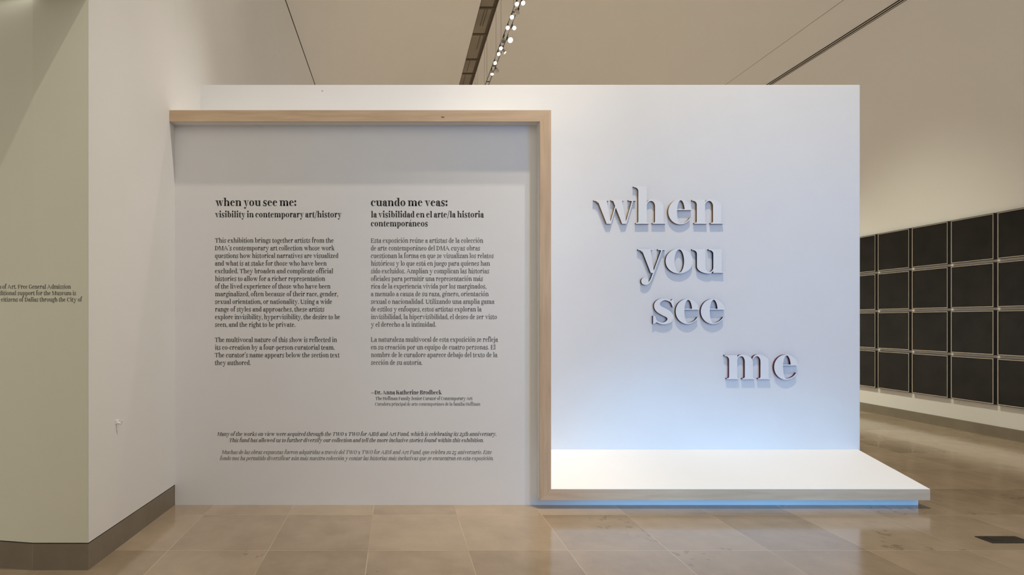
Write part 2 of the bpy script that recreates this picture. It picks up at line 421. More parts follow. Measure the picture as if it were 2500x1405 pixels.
ACC = {'á': 'a', 'é': 'e', 'í': 'i', 'ó': 'o', 'ú': 'u'}
CACHE = {}
def outline(ch, S, H, n=5):
    k = (ch, S, H, n)
    if k not in CACHE:
        b = ACC.get(ch, ch)
        P, adv = glyph(b, S, H, n)
        if b != ch:
            if b == 'i': P = [q for q in P if min(v[1] for v in q) < 560]
            m = adv * .5 + 10
            P = P + [[(m - 40, 585), (m + 5, 575), (m + 130, 770), (m + 30, 790)]]
        CACHE[k] = (P, adv)
    return CACHE[k]
def set_line(text, S, H, slant=0.0, n=5):
    """polygons of a line set from x = 0, and the line's width"""
    out, x = [], 0.0
    for ch in text:
        P, adv = outline(ch, S, H, n)
        out += [[(u + x + slant * v, v) for u, v in q] for q in P]
        x += adv
    lo = min(u for q in out for u, v in q); hi = max(u for q in out for u, v in q)
    return [[(u - lo, v) for u, v in q] for q in out], hi - lo

# ------------------------------------------------------------------ helpers
def at(px, py, Y): return Vector(((px - VX) * Y / F, Y, EYE - (py - VY) * Y / F))
def link(name, me, mats, parent=None):
    o = bpy.data.objects.new(name, me); COL.objects.link(o)
    for m in (mats if isinstance(mats, (list, tuple)) else [mats]): me.materials.append(m)
    if parent is not None: o.parent = parent
    return o
def mesh(name, V, Fc, mats, parent=None, idx=None, smooth=False):
    me = bpy.data.meshes.new(name); me.from_pydata([tuple(v) for v in V], [], Fc); me.update()
    o = link(name, me, mats, parent)
    if idx:
        for p, i in zip(me.polygons, idx): p.material_index = i
    if smooth:
        for p in me.polygons: p.use_smooth = True
    return o
def tag(o, label=None, cat=None, group=None, kind=None):
    for k, v in (('label', label), ('category', cat), ('group', group), ('kind', kind)):
        if v: o[k] = v
    return o
def struct(o, label=None): o['kind'] = 'structure'; (label and o.__setitem__('label', label)); return o
def empty(name, loc, label, cat, group=None):
    o = bpy.data.objects.new(name, None); COL.objects.link(o); o.location = loc; o.empty_display_size = .1
    return tag(o, label, cat, group)
def local(o, root):
    o.parent = root; o.matrix_parent_inverse = Matrix.Translation(root.location).inverted(); return o
class MB:
    def __init__(s): s.V, s.F, s.I = [], [], []
    def add(s, V, Fc, i=0):
        n = len(s.V); s.V += [tuple(v) for v in V]; s.F += [[a + n for a in f] for f in Fc]; s.I += [i] * len(Fc); return s
    def box(s, a, b, i=0):
        (x0, y0, z0), (x1, y1, z1) = a, b
        return s.add([(x0, y0, z0), (x1, y0, z0), (x1, y1, z0), (x0, y1, z0), (x0, y0, z1), (x1, y0, z1), (x1, y1, z1), (x0, y1, z1)],
                     [(3, 2, 1, 0), (4, 5, 6, 7), (0, 1, 5, 4), (1, 2, 6, 5), (2, 3, 7, 6), (3, 0, 4, 7)], i)
    def prism(s, pts, z0, z1, i=0):
        # pts counter-clockwise in plan
        n = len(pts); V = [(x, y, z0) for x, y in pts] + [(x, y, z1) for x, y in pts]
        return s.add(V, [list(range(n - 1, -1, -1)), list(range(n, 2 * n))] + [(k, (k + 1) % n, n + (k + 1) % n, n + k) for k in range(n)], i)
    def slab(s, pts, y0, y1, i=0):
        # pts in the XZ plane, counter-clockwise seen from the camera
        n = len(pts); V = [(x, y0, z) for x, z in pts] + [(x, y1, z) for x, z in pts]
        return s.add(V, [list(range(n)), list(range(2 * n - 1, n - 1, -1))] + [((k + 1) % n, k, n + k, n + (k + 1) % n) for k in range(n)], i)
    def xslab(s, pts, x0, x1, i=0):
        # pts in the YZ plane
        n = len(pts); V = [(x0, y, z) for y, z in pts] + [(x1, y, z) for y, z in pts]
        return s.add(V, [list(range(n - 1, -1, -1)), list(range(n, 2 * n))] + [(k, (k + 1) % n, n + (k + 1) % n, n + k) for k in range(n)], i)
    def tube(s, p, q, r, n=8, i=0, r2=None):
        p, q = Vector(p), Vector(q); d = (q - p).normalized()
        u = d.orthogonal().normalized(); v = d.cross(u); r2 = r if r2 is None else r2
        V = [p + (u * math.cos(2 * math.pi * k / n) + v * math.sin(2 * math.pi * k / n)) * r for k in range(n)] + \
            [q + (u * math.cos(2 * math.pi * k / n) + v * math.sin(2 * math.pi * k / n)) * r2 for k in range(n)]
        return s.add(V, [list(range(n - 1, -1, -1)), list(range(n, 2 * n))] + [(k, (k + 1) % n, n + (k + 1) % n, n + k) for k in range(n)], i)
    def build(s, name, mats, parent=None, bevel=0, smooth=False):
        o = mesh(name, s.V, s.F, mats, parent, s.I, smooth)
        if bevel:
            b = o.modifiers.new('edge', 'BEVEL'); b.width = bevel; b.segments = 2; b.limit_method = 'ANGLE'; b.angle_limit = math.radians(40)
        return o

# ------------------------------------------------------------------ materials
def mat(name, col, rough=.6, spec=.3, noise=None, bump=0, scale=6, stretch=(1, 1, 1), metal=0, emit=None, power=0, detail=4):
    m = bpy.data.materials.new(name); m.use_nodes = True
    N, L = m.node_tree.nodes, m.node_tree.links; b = N['Principled BSDF']
    b.inputs['Base Color'].default_value = (*col, 1); b.inputs['Roughness'].default_value = rough
    b.inputs['Specular IOR Level'].default_value = spec; b.inputs['Metallic'].default_value = metal
    if noise or bump:
        tc = N.new('ShaderNodeTexCoord'); mp = N.new('ShaderNodeMapping'); nz = N.new('ShaderNodeTexNoise')
        mp.inputs['Scale'].default_value = stretch; nz.inputs['Scale'].default_value = scale; nz.inputs['Detail'].default_value = detail
        L.new(tc.outputs['Object'], mp.inputs[0]); L.new(mp.outputs[0], nz.inputs['Vector'])
        if noise:
            cr = N.new('ShaderNodeValToRGB'); cr.color_ramp.elements[0].position = .3; cr.color_ramp.elements[1].position = .72
            cr.color_ramp.elements[0].color = (*noise, 1); cr.color_ramp.elements[1].color = (*col, 1)
            L.new(nz.outputs['Fac'], cr.inputs[0]); L.new(cr.outputs[0], b.inputs['Base Color'])
        if bump:
            bp = N.new('ShaderNodeBump'); bp.inputs['Strength'].default_value = bump; bp.inputs['Distance'].default_value = .002
            L.new(nz.outputs['Fac'], bp.inputs['Height']); L.new(bp.outputs[0], b.inputs['Normal'])
    if emit:
        b.inputs['Emission Color'].default_value = (*emit, 1); b.inputs['Emission Strength'].default_value = power
    return m

M = {}
M['white'] = mat('white wall paint', (.80, .79, .78), .65, .25, (.785, .772, .762), .05, 3)
M['return'] = mat('return wall paint', (.755, .742, .725), .65, .25, (.742, .728, .71), .05, 3)
M['olive'] = mat('grey green wall paint', (.68, .66, .55), .65, .25, (.66, .645, .535), .05, 3)
M['vault'] = mat('vault plaster', (.77, .752, .725), .7, .2, (.755, .738, .71), 0, .6)
M['slot'] = mat('dark bronze ceiling slot', (.29, .25, .195), .6, .3, (.235, .20, .155), 0, 1.3)
M['rib_shade'] = mat('slot rib', (.10, .078, .055), .6, .3)
M['groove'] = mat('dark groove', (.05, .038, .024), .7, .2)
M['ledge'] = mat('white ledge laminate', (.87, .85, .83), .5, .3, (.855, .838, .818), 0, 2)
M['vinyl'] = mat('black vinyl', (.020, .017, .015), .5, .3)
M['soft_vinyl'] = mat('dark brown vinyl', (.046, .040, .034), .5, .3)
M['grey_vinyl'] = mat('grey vinyl', (.105, .098, .090), .5, .3)
M['letter'] = mat('white letter face', (.83, .825, .82), .55, .3)
M['side_tan'] = mat('tan letter edge', (.20, .125, .08), .6, .2)
M['side_navy'] = mat('navy letter edge', (.018, .032, .09), .6, .2)
M['side_indigo'] = mat('indigo letter edge', (.028, .028, .11), .6, .2)
M['side_plum'] = mat('plum letter edge', (.10, .028, .065), .6, .2)
M['metal'] = mat('dark track metal', (.08, .075, .07), .4, .5, metal=.6)
M['cable'] = mat('steel cable', (.28, .235, .18), .5, .5)
M['lamp'] = mat('lamp housing white', (.55, .52, .48), .5, .4)
M['lens'] = mat('lit lamp lens', (.9, .85, .8), .4, .3, emit=(1, .95, .88), power=9)
M['dead'] = mat('unlit lamp lens', (.02, .018, .016), .2, .5)
M['dim'] = mat('grazed lamp lens', (.9, .8, .6), .4, .3, emit=(1, .86, .62), power=1.1)
M['frame'] = mat('black frame wood', (.016, .013, .012), .35, .4)
M['lip'] = mat('silver gilt lip', (.62, .56, .46), .35, .5, metal=.55)
M['print'] = mat('black print under glass', (.019, .0165, .0145), .3, .22, (.008, .0075, .007), 0, 3.5, detail=7)
M['cover'] = mat('bronze floor plate', (.05, .038, .026), .4, .5, (.03, .022, .015), 0, 14, metal=.4)
M['hook'] = mat('white hook', (.78, .75, .72), .4, .4)
M['cove'] = mat('lit diffuser', (1, 1, 1), .5, .2, emit=(1, .99, .95), power=1.25)

def wood(name, axis):
    m = bpy.data.materials.new(name); m.use_nodes = True
    N, L = m.node_tree.nodes, m.node_tree.links; b = N['Principled BSDF']
    tc = N.new('ShaderNodeTexCoord'); mp = N.new('ShaderNodeMapping'); mp.inputs['Scale'].default_value = tuple(1.0 if i == axis else 13.0 for i in range(3))
    n1 = N.new('ShaderNodeTexNoise'); n1.inputs['Scale'].default_value = 2.4; n1.inputs['Detail'].default_value = 6; n1.inputs['Distortion'].default_value = .6
    n2 = N.new('ShaderNodeTexNoise'); n2.inputs['Scale'].default_value = 1.1; n2.inputs['Detail'].default_value = 2
    cr = N.new('ShaderNodeValToRGB'); cr.color_ramp.elements[0].position = .30; cr.color_ramp.elements[1].position = .68
    cr.color_ramp.elements[0].color = (.56, .395, .255, 1); cr.color_ramp.elements[1].color = (.67, .495, .335, 1)
    mx = N.new('ShaderNodeMix'); mx.data_type = 'RGBA'; mx.blend_type = 'MULTIPLY'; mx.inputs[0].default_value = .5
    c2 = N.new('ShaderNodeValToRGB'); c2.color_ramp.elements[0].color = (.86, .83, .80, 1); c2.color_ramp.elements[1].color = (1, 1, 1, 1)
    c2.color_ramp.elements[0].position = .35; c2.color_ramp.elements[1].position = .65
    # a few small knots
    vo = N.new('ShaderNodeTexVoronoi'); vo.inputs['Scale'].default_value = 1.5
    m2 = N.new('ShaderNodeMapping'); m2.inputs['Scale'].default_value = tuple(1.0 if i == axis else 2.2 for i in range(3))
    kn = N.new('ShaderNodeValToRGB'); kn.color_ramp.elements[0].position = .012; kn.color_ramp.elements[1].position = .03
    kn.color_ramp.elements[0].color = (.30, .22, .17, 1); kn.color_ramp.elements[1].color = (1, 1, 1, 1)
    mk = N.new('ShaderNodeMix'); mk.data_type = 'RGBA'; mk.blend_type = 'MULTIPLY'; mk.inputs[0].default_value = 1
    L.new(tc.outputs['Object'], mp.inputs[0]); L.new(tc.outputs['Object'], n2.inputs['Vector']); L.new(mp.outputs[0], n1.inputs['Vector'])
    L.new(tc.outputs['Object'], m2.inputs[0]); L.new(m2.outputs[0], vo.inputs['Vector']); L.new(vo.outputs['Distance'], kn.inputs[0])
    L.new(n1.outputs['Fac'], cr.inputs[0]); L.new(n2.outputs['Fac'], c2.inputs[0])
    L.new(cr.outputs[0], mx.inputs[6]); L.new(c2.outputs[0], mx.inputs[7])
    L.new(mx.outputs[2], mk.inputs[6]); L.new(kn.outputs[0], mk.inputs[7]); L.new(mk.outputs[2], b.inputs['Base Color'])
    b.inputs['Roughness'].default_value = .5; b.inputs['Specular IOR Level'].default_value = .35
    return m
M['wood_x'] = wood('maple along the rail', 0); M['wood_z'] = wood('maple along the post', 2)

def stone(name, base, dark, tx=None, ty=None, x0=0, y0=0, rough=.24, grout=(.46, .38, .27), gw=.006, two=None):
    m = bpy.data.materials.new(name); m.use_nodes = True
    N, L = m.node_tree.nodes, m.node_tree.links; b = N['Principled BSDF']
    def mth(op, a, c=None):
        n = N.new('ShaderNodeMath'); n.operation = op
        for i, v in enumerate((a, c)):
            if v is None: continue
            if isinstance(v, (int, float)): n.inputs[i].default_value = v
            else: L.new(v, n.inputs[i])
        return n.outputs[0]
    tc = N.new('ShaderNodeTexCoord'); sp = N.new('ShaderNodeSeparateXYZ'); L.new(tc.outputs['Object'], sp.inputs[0])
    u = mth('DIVIDE', mth('SUBTRACT', sp.outputs[0], x0), tx); v = mth('DIVIDE', mth('SUBTRACT', sp.outputs[1], y0), ty)
    cu, cv = mth('FLOOR', u), mth('FLOOR', v)
    cb = N.new('ShaderNodeCombineXYZ'); L.new(cu, cb.inputs[0]); L.new(cv, cb.inputs[1])
    wn = N.new('ShaderNodeTexWhiteNoise'); wn.noise_dimensions = '3D'; L.new(cb.outputs[0], wn.inputs['Vector'])
    du = mth('MULTIPLY', mth('SUBTRACT', .5, mth('ABSOLUTE', mth('SUBTRACT', mth('FRACT', u), .5))), tx)
    dv = mth('MULTIPLY', mth('SUBTRACT', .5, mth('ABSOLUTE', mth('SUBTRACT', mth('FRACT', v), .5))), ty)
    edge = mth('LESS_THAN', mth('MINIMUM', du, dv), gw / 2)
    # grout that fades in and out along its run
    gn = N.new('ShaderNodeTexNoise'); gn.inputs['Scale'].default_value = 2.1; gn.inputs['Detail'].default_value = 2; L.new(tc.outputs['Object'], gn.inputs['Vector'])
    gr = N.new('ShaderNodeMapRange'); gr.inputs[1].default_value = .36; gr.inputs[2].default_value = .58; gr.inputs[3].default_value = .15; gr.inputs[4].default_value = .9
    L.new(gn.outputs['Fac'], gr.inputs[0])
    em = mth('MULTIPLY', edge, gr.outputs[0])
    n1 = N.new('ShaderNodeTexNoise'); n1.inputs['Scale'].default_value = 3.2; n1.inputs['Detail'].default_value = 8; n1.inputs['Roughness'].default_value = .62
    off = N.new('ShaderNodeVectorMath'); off.operation = 'MULTIPLY_ADD'; off.inputs[1].default_value = (7, 7, 7)
    L.new(wn.outputs['Color'], off.inputs[0]); L.new(tc.outputs['Object'], off.inputs[2]); L.new(off.outputs[0], n1.inputs['Vector'])
    f = mth('ADD', mth('MULTIPLY', n1.outputs['Fac'], .75), mth('MULTIPLY', wn.outputs['Value'], .42))
    cr = N.new('ShaderNodeValToRGB'); e = cr.color_ramp.elements; e[0].position = .22; e[1].position = .85
    e[0].color = (*dark, 1); e[1].color = (*base, 1); L.new(f, cr.inputs[0])
    # pitted dark fossil marks
    vz = N.new('ShaderNodeTexNoise'); vz.inputs['Scale'].default_value = 17; vz.inputs['Detail'].default_value = 5; L.new(off.outputs[0], vz.inputs['Vector'])
    wz = N.new('ShaderNodeTexNoise'); wz.inputs['Scale'].default_value = 1.25; wz.inputs['Detail'].default_value = 1; L.new(off.outputs[0], wz.inputs['Vector'])
    pit = mth('MULTIPLY', mth('GREATER_THAN', vz.outputs['Fac'], .60), mth('GREATER_THAN', wz.outputs['Fac'], .69))
    mp = N.new('ShaderNodeMix'); mp.data_type = 'RGBA'; L.new(mth('MULTIPLY', pit, .38), mp.inputs[0]); L.new(cr.outputs[0], mp.inputs[6]); mp.inputs[7].default_value = (dark[0] * .55, dark[1] * .52, dark[2] * .5, 1)
    mg = N.new('ShaderNodeMix'); mg.data_type = 'RGBA'; L.new(em, mg.inputs[0]); L.new(mp.outputs[2], mg.inputs[6]); mg.inputs[7].default_value = (*grout, 1)
    L.new(mg.outputs[2], b.inputs['Base Color'])
    b.inputs['Roughness'].default_value = rough; b.inputs['Specular IOR Level'].default_value = .9 if ty < 5 else .3
    rr = N.new('ShaderNodeMapRange'); rr.inputs[3].default_value = rough - .06; rr.inputs[4].default_value = rough + .08; L.new(n1.outputs['Fac'], rr.inputs[0]); L.new(rr.outputs[0], b.inputs['Roughness'])
    return m
M['floor'] = stone('limestone floor tile', (.43, .335, .235), (.245, .183, .12), .652, .665, -.189, 3.630, rough=.12)
M['base'] = stone('limestone baseboard', (.27, .23, .175), (.165, .135, .098), .80, 50, 1.01, 25, .45, (.30, .26, .20), .004)

# ------------------------------------------------------------------ the room
YA, YB, YC = 5.117, 4.523, 4.423           # title wall, text wall, front of the wooden frame
XL, XR = -1.806, 7.71
XN, YN = -1.852, 3.34                        # near corner of the left return
Y0, Y1 = -4.0, 36.0
struct(MB().box((-7, Y0, -.1), (9, Y1, 0)).build('floor', M['floor']), 'beige limestone tile floor')
# left wall: return plus its run down the vault
bb = .158
def offset_left(d): return [(XN - d, YN + d), (XL - d, YB), (XL - d, Y1), (-2.15, Y1), (-2.15, 3.53), (XN - .001 - d, 3.53)]
struct(MB().prism(offset_left(0), .166, 6.67).build('wall_left', M['return']), 'tall white return wall beside the text panel')
struct(MB().prism(offset_left(.012), 0, .166, 1).prism(offset_left(.002), 0, bb, 0).build('baseboard_left', [M['base'], M['groove']]), 'brown stone baseboard under the white return wall')
def corner(d): return [(-3.9, 3.80), (-3.9, 3.62 + d), (-2.186, YN + d), (XN - .001 - d * .2, YN + d), (XN - .001 - d * .2, 3.53), (-2.19, 3.53)]
struct(MB().prism(corner(0), .166, 3.447).build('wall_front', M['olive']), 'grey green wall facing the viewer at the left edge')
struct(MB().prism(corner(.012), 0, .166, 1).prism(corner(.002), 0, bb, 0).build('baseboard_front', [M['base'], M['groove']]), 'brown stone baseboard under the grey green wall')
# side hall ceiling and the wall above its opening
struct(MB().box((-6.5, Y0, 3.447), (XN - .001, 3.9, 3.60)).build('ceiling_side', M['white']), 'lower ceiling of the side hall at top left')
struct(MB().prism([(XN - .3, Y0), (XN, Y0), (XN, YN), (XN - .3, YN)], 3.60, 6.67).build('wall_side', M['return']), 'white wall above the side hall opening')
# barrel vault with a slot along its crown
cx, rad = (XL + XR) / 2, (XR - XL) / 2
def vpt(a, r=0): return (cx + (rad + r) * math.cos(a), 6.43 + .24 * a / math.pi + (rad + r) * math.sin(a))
sx0, sx1 = 2.58, 3.08
aR = math.acos((sx1 - cx) / rad); aL = math.acos((sx0 - cx) / rad)
mb = MB()
for a0, a1, n in ((0, aR, 40), (aL, math.pi, 40)):
    p = [vpt(a0 + (a1 - a0) * i / n) for i in range(n + 1)]; q = [vpt(a0 + (a1 - a0) * i / n, .2) for i in range(n + 1)]
    V = [(x, y, z) for y in (Y0, Y1) for x, z in p] + [(x, y, z) for y in (Y0, Y1) for x, z in q]
    k = n + 1
    mb.add(V, [(i, i + 1, k + i + 1, k + i) for i in range(n)] + [(2 * k + i + 1, 2 * k + i, 3 * k + i, 3 * k + i + 1) for i in range(n)])
vault = struct(mb.build('ceiling', M['vault']), 'warm white barrel vaulted ceiling')
for p in vault.data.polygons: p.use_smooth = True
zc = vpt(aR)[1]
s = MB().box((sx0 - .03, Y0, zc + .05), (sx1 + .03, Y1, zc + .28)).box((sx0 - .03, Y0, zc - .006), (sx0, Y1, zc + .06), 1).box((sx1, Y0, zc - .006), (sx1 + .03, Y1, zc + .06), 1)
s.box((sx1 - .09, Y0, zc + .035), (sx1, Y1, zc + .06), 1)  # dark strip painted in for the shade of the slot's side wall
for y in (14.95, 15.25, 15.65, 17.48, 19.1, 20.95, 22.15, 23.6, 25.2, 27, 29, 31, 33): s.box((sx0, y, zc + .02), (sx1, y + .09, zc + .055), 1)
for y, x in ((15.3, 2.80), (17.6, 2.76), (17.6, 2.84), (19.2, 2.86), (21.0, 2.74), (22.3, 2.72)): s.box((x, y, zc + .035), (x + .02, y + 1.0, zc + .055), 1)
struct(s.build('trim_1', [M['slot'], M['rib_shade']]), 'dark bronze slot along the crown of the vault')
struct(MB().box((XL - .02, 3.4, 6.655), (XL + .004, Y1, 6.69)).build('trim_2', M['groove']), 'dark groove high on the left wall')
g = MB()
for z0, z1 in ((6.375, 6.395), (6.41, 6.43), (6.352, 6.360)): g.box((XR - .004, Y0, z0), (XR + .02, Y1, z1))
struct(g.build('trim_3', M['groove']), 'double dark groove where the vault springs on the right')
a = math.radians(6.9); p0, p1 = vpt(a, -.003), vpt(a + .0016, -.003); p2, p3 = vpt(a + .0016, .05), vpt(a, .05)
struct(MB().slab([p0, p3, p2, p1], Y0, Y1).build('trim_4', mat('hairline joint', (.30, .25, .18), .7)), 'hairline joint above the right groove')
struct(MB().box((XR, Y0, 0), (XR + .25, Y1, 6.43)).build('wall_right', M['vault']), 'warm white right wall of the vault')
struct(MB().box((XR - .02, Y0, 0), (XR, Y1, .14)).build('baseboard_right', M['base']), 'stone baseboard under the framed black pictures')
struct(MB().box((-6.5, Y0 - .2, 0), (XR, Y0, 3.1)).build('light_block_wall', M['return']), 'added unseen white wall behind the viewer, blocking low light')  # unseen wall added to block low world light
struct(MB().box((XL, Y1, 0), (XR, Y1 + .2, 11.6)).build('wall_far', M['vault']), 'far end wall of the vault')
# title wall and the text box standing before it
XT = at(2100, 0, YA).x; ZT = at(0, 207, YA).z
struct(MB().box((XL - .03, YA, 0), (XT, YA + .25, ZT)).build('wall_back', M['white'], bevel=.006), 'white title wall carrying the raised letters')
PX0, PX1 = at(1318, 0, YC).x, at(1345.5, 0, YC).x       # wooden post
ZF1, ZF0 = at(0, 269, YC).z, at(0, 297, YC).z           # top rail
ZB1, ZB0 = at(0, 1195, YC).z, at(0, 1222.5, YC).z       # bottom rail
XE = at(2271, 0, YC).x                                     # right end of the ledge
struct(MB().box((XL, YB, 0), (PX1 - .004, YA, ZF1 - .004)).build('wall_center', M['white']), 'white text panel wall inside the wooden frame')
tag(MB().tube(at(787, 222, YA) + Vector((0, -.002, 0)), at(787, 222, YA), .007, 10).build('screw_cap', mat('grey screw cap', (.45, .44, .42))), 'tiny grey screw cap near the top left of the title wall', 'screw')

# ------------------------------------------------------------------ the wooden frame and the ledge
w = PX1 - PX0; h = ZF1 - ZF0
fr = empty('wooden_frame', (PX0, YC, 0), 'pale maple frame running over the text panel, down and along the ledge', 'frame')
XW = XL + (XN - XL) * (YB - YC) / (YB - YN)
YF = YC + .014                                              # maple facing in front of white painted boards
local(MB().slab([(XW + .0005, ZF0), (PX0, ZF0), (PX1, ZF1), (XW + .0005, ZF1)], YC, YF).build('top_rail', M['wood_x'], bevel=.0006), fr)
local(MB().slab([(PX0, ZB0), (PX1, ZB1), (PX1, ZF1), (PX0, ZF0)], YC, YF).build('post', M['wood_z'], bevel=.0006), fr)
local(MB().slab([(PX0, ZB0), (XE, ZB0), (XE, ZB1 - .0035), (PX1 - .0035, ZB1 - .0035)], YC, YF).build('bottom_rail', M['wood_x'], bevel=.0006), fr)
o = local(MB().slab([(XL + .0005, ZF0 + .001), (PX0 + .001, ZF0 + .001), (PX1, ZF1), (XL + .0005, ZF1)], YF + .0002, YB).build('soffit_board', M['return']), fr); o['label'] = 'white painted underside board'
o = local(MB().slab([(PX0 + .001, ZB0 + .001), (PX1, ZB0 + .001), (PX1, ZF1), (PX0 + .001, ZF0 + .001)], YF + .0002, YB).build('side_board', M['return']), fr); o['label'] = 'white painted side board'
ZL = at(0, 1098, YA).z; ys = 4.749; zs = ZB1 + (ZL - ZB1) * (ys - YC) / (YA - YC)
ld = empty('display_ledge', (2.7, YC + .3, 0), 'long white sloping ledge at the foot of the title wall', 'ledge')
X0 = PX1 + .0005
def board(y0, z0, y1, z1, t=.02): return MB().xslab([(y0, z0 - t), (y1, z1 - t), (y1, z1), (y0, z0)], X0, XE - .0005)
local(MB().xslab([(YC + .0003, ZB1 - .003), (ys, zs - .02), (ys, zs + .0008), (YC + .0003, ZB1 + .0004)], X0, XE - .0005).build('front_board', M['ledge'], bevel=.001), ld)
local(board(ys + .001, zs, YA - .001, ZL).build('rear_board', M['ledge'], bevel=.001), ld)
local(MB().box((X0, YF + .0005, ZB0 + .001), (XE - .001, YA - .002, ZB0 + .012)).build('underside', M['ledge']), ld)
local(MB().box((PX1 - .004, YB, 0), (XE - .002, YB + .03, ZB0)).build('toe_kick', M['white']), ld)
local(MB().xslab([(YC + .034, ZB0 + .013), (YA - .002, ZB0 + .013), (YA - .002, ZL - .024), (YC + .034, ZB1 - .022)], XE - .02, XE - .001).build('end_panel', M['ledge']), ld)

# ------------------------------------------------------------------ raised letters of the title
DEPTH = .0235
def union(P):
    vs, fs = [], []
    for q in P:
        a = sum(q[i][0] * q[(i + 1) % len(q)][1] - q[(i + 1) % len(q)][0] * q[i][1] for i in range(len(q)))
        if abs(a) < 1e-3: continue
        if a < 0: q = q[::-1]
        fs.append(list(range(len(vs), len(vs) + len(q)))); vs += [Vector(p) for p in q]
    ed = [(f[i], f[(i + 1) % len(f)]) for f in fs for i in range(len(f))]
    v, e, f, _, _, _ = delaunay_2d_cdt(vs, ed, [], 0, .02)
    def wind(p):
        for g in fs:
            q = [vs[i] for i in g]; k = 0
            for a, b in zip(q, q[1:] + q[:1]):
                if (a.y <= p[1]) != (b.y <= p[1]):
                    if a.x + (p[1] - a.y) / (b.y - a.y) * (b.x - a.x) > p[0]: k += 1 if b.y > a.y else -1
            if k: return True
        return False
    return v, [t for t in f if len(t) == 3 and wind((sum(v[i].x for i in t) / 3, sum(v[i].y for i in t) / 3))]
def raised(ch, x0, x1, yb, xh, side, label):
    yf = YA - DEPTH
    P, adv = glyph(ch, 183, 20, 16)
    lo = min(u for q in P for u, v in q); hi = max(u for q in P for u, v in q)
    v, T = union(P)
    k = xh / XH * yf / F; kx = (x1 - x0) / (hi - lo) * yf / F
    o = at(x0, yb, yf)
    pts = [(o.x + (p.x - lo) * kx, o.z + p.y * k) for p in v]
    root = empty('raised_letter', (o.x, YA, o.z), label, 'letter', 'raised letters of the title')
    cnt = {}
    for t in T:
        for a, b in zip(t, list(t[1:]) + [t[0]]):
            cnt[(a, b)] = cnt.get((a, b), 0) + 1
    rim = [(a, b) for a, b in cnt if (b, a) not in cnt]
    local(mesh('letter_face', [(x, yf, z) for x, z in pts], [list(t) for t in T], M['letter']), root)
    n = len(pts)
    s = local(mesh('letter_edge', [(x, yf + .0002, z) for x, z in pts] + [(x, YA, z) for x, z in pts], [(b, a, a + n, b + n) for a, b in rim], M[side[0]]), root)
    s['label'] = side[1]
T_ = ('side_tan', 'tan painted edge'); N_ = ('side_navy', 'navy painted edge'); I_ = ('side_indigo', 'indigo painted edge'); P_ = ('side_plum', 'plum painted edge')
for a in (('w', 1449.7, 1553.4, 546.8, 58.4, T_, 'white raised letter w with tan edge, first of the top title line'),
          ('h', 1547, 1626, 546.8, 58.4, T_, 'white raised letter h with tan edge in the top title line'),
          ('e', 1631.5, 1689.3, 546.8, 58.4, T_, 'white raised letter e with tan edge in the top title line'),
          ('n', 1690, 1767, 546.8, 58.4, T_, 'white raised letter n with tan edge ending the top title line'),
          ('y', 1557.7, 1625, 667, 58.2, N_, 'white raised letter y with navy edge and hanging tail'),
          ('o', 1625, 1691.6, 667, 58.2, N_, 'white raised round letter o with navy edge in the second title line'),
          ('u', 1690.2, 1768, 667, 58.2, N_, 'white raised letter u with navy edge ending the second title line'),
          ('s', 1594.5, 1645, 790.2, 58.5, I_, 'white raised curved letter s with indigo edge starting the third title line'),
          ('e', 1649.6, 1707.2, 790.2, 58.5, I_, 'white raised letter e with indigo edge, middle of the third title line'),
          ('e', 1711, 1770, 790.2, 58.5, I_, 'white raised letter e with indigo edge, last of the third title line'),
          ('m', 1769, 1882.5, 926.5, 58.7, P_, 'white raised letter m with plum edge in the lowest title line'),
          ('e', 1890, 1948.3, 926.5, 58.7, P_, 'white raised letter e with plum edge ending the lowest title line')):
    raised(*a)

# ------------------------------------------------------------------ vinyl lettering
def vinyl(name, lines, S, H, xh, m, root, Y, slant=0, warp=None):
    # lines: (text, left px, right px, baseline px[, lead-in text])
    V, Fc = [], []
    for ln in lines:
        text, x0, x1, yb = ln[:4]; lead = ln[4] if len(ln) > 4 else ''
        P, wd = set_line(text, S, H, slant)
        kx = (x1 - x0) / wd * Y / F; k = xh / XH * Y / F; o = at(x0, yb, Y)
        sets = [(P, 0.0)]
        if lead:
            Q, wq = set_line(lead, S, H, slant); sets.append((Q, -wq - (20 if lead == 'Ad' else 185)))
        for Q, dx in sets:
            for q in Q:
                Fc.append(list(range(len(V), len(V) + len(q))))
                for u, v in q:
                    X, Z = o.x + (u + dx) * kx, o.z + v * k
                    if warp:
                        y = warp(X); X, Z = X * y / Y, EYE + (Z - EYE) * y / Y
                        V.append((X, y - .0007, Z))
                    else: V.append((X, Y, Z))
    return local(mesh(name, V, Fc, M[m], None), root)
YV = YB - .0006
DIM.update(ASC=745.0, CAP=655.0)
def para(rows, x0, y0, dy=18.7): return [(t, x0, x1, y0 + dy * i) for i, (t, x1) in enumerate(rows)]
t = empty('wall_text', at(525, 892, YB), 'English introduction lettered in black vinyl, left column of the text panel', 'wall text')
vinyl('heading', [('when you see me:', 525.6, 723.2, 503.2)], 182, 36, 13.4, 'vinyl', t, YV)
vinyl('subheading', [('visibility in contemporary art/history', 525, 833.7, 531.1)], 176, 38, 10.5, 'vinyl', t, YV)
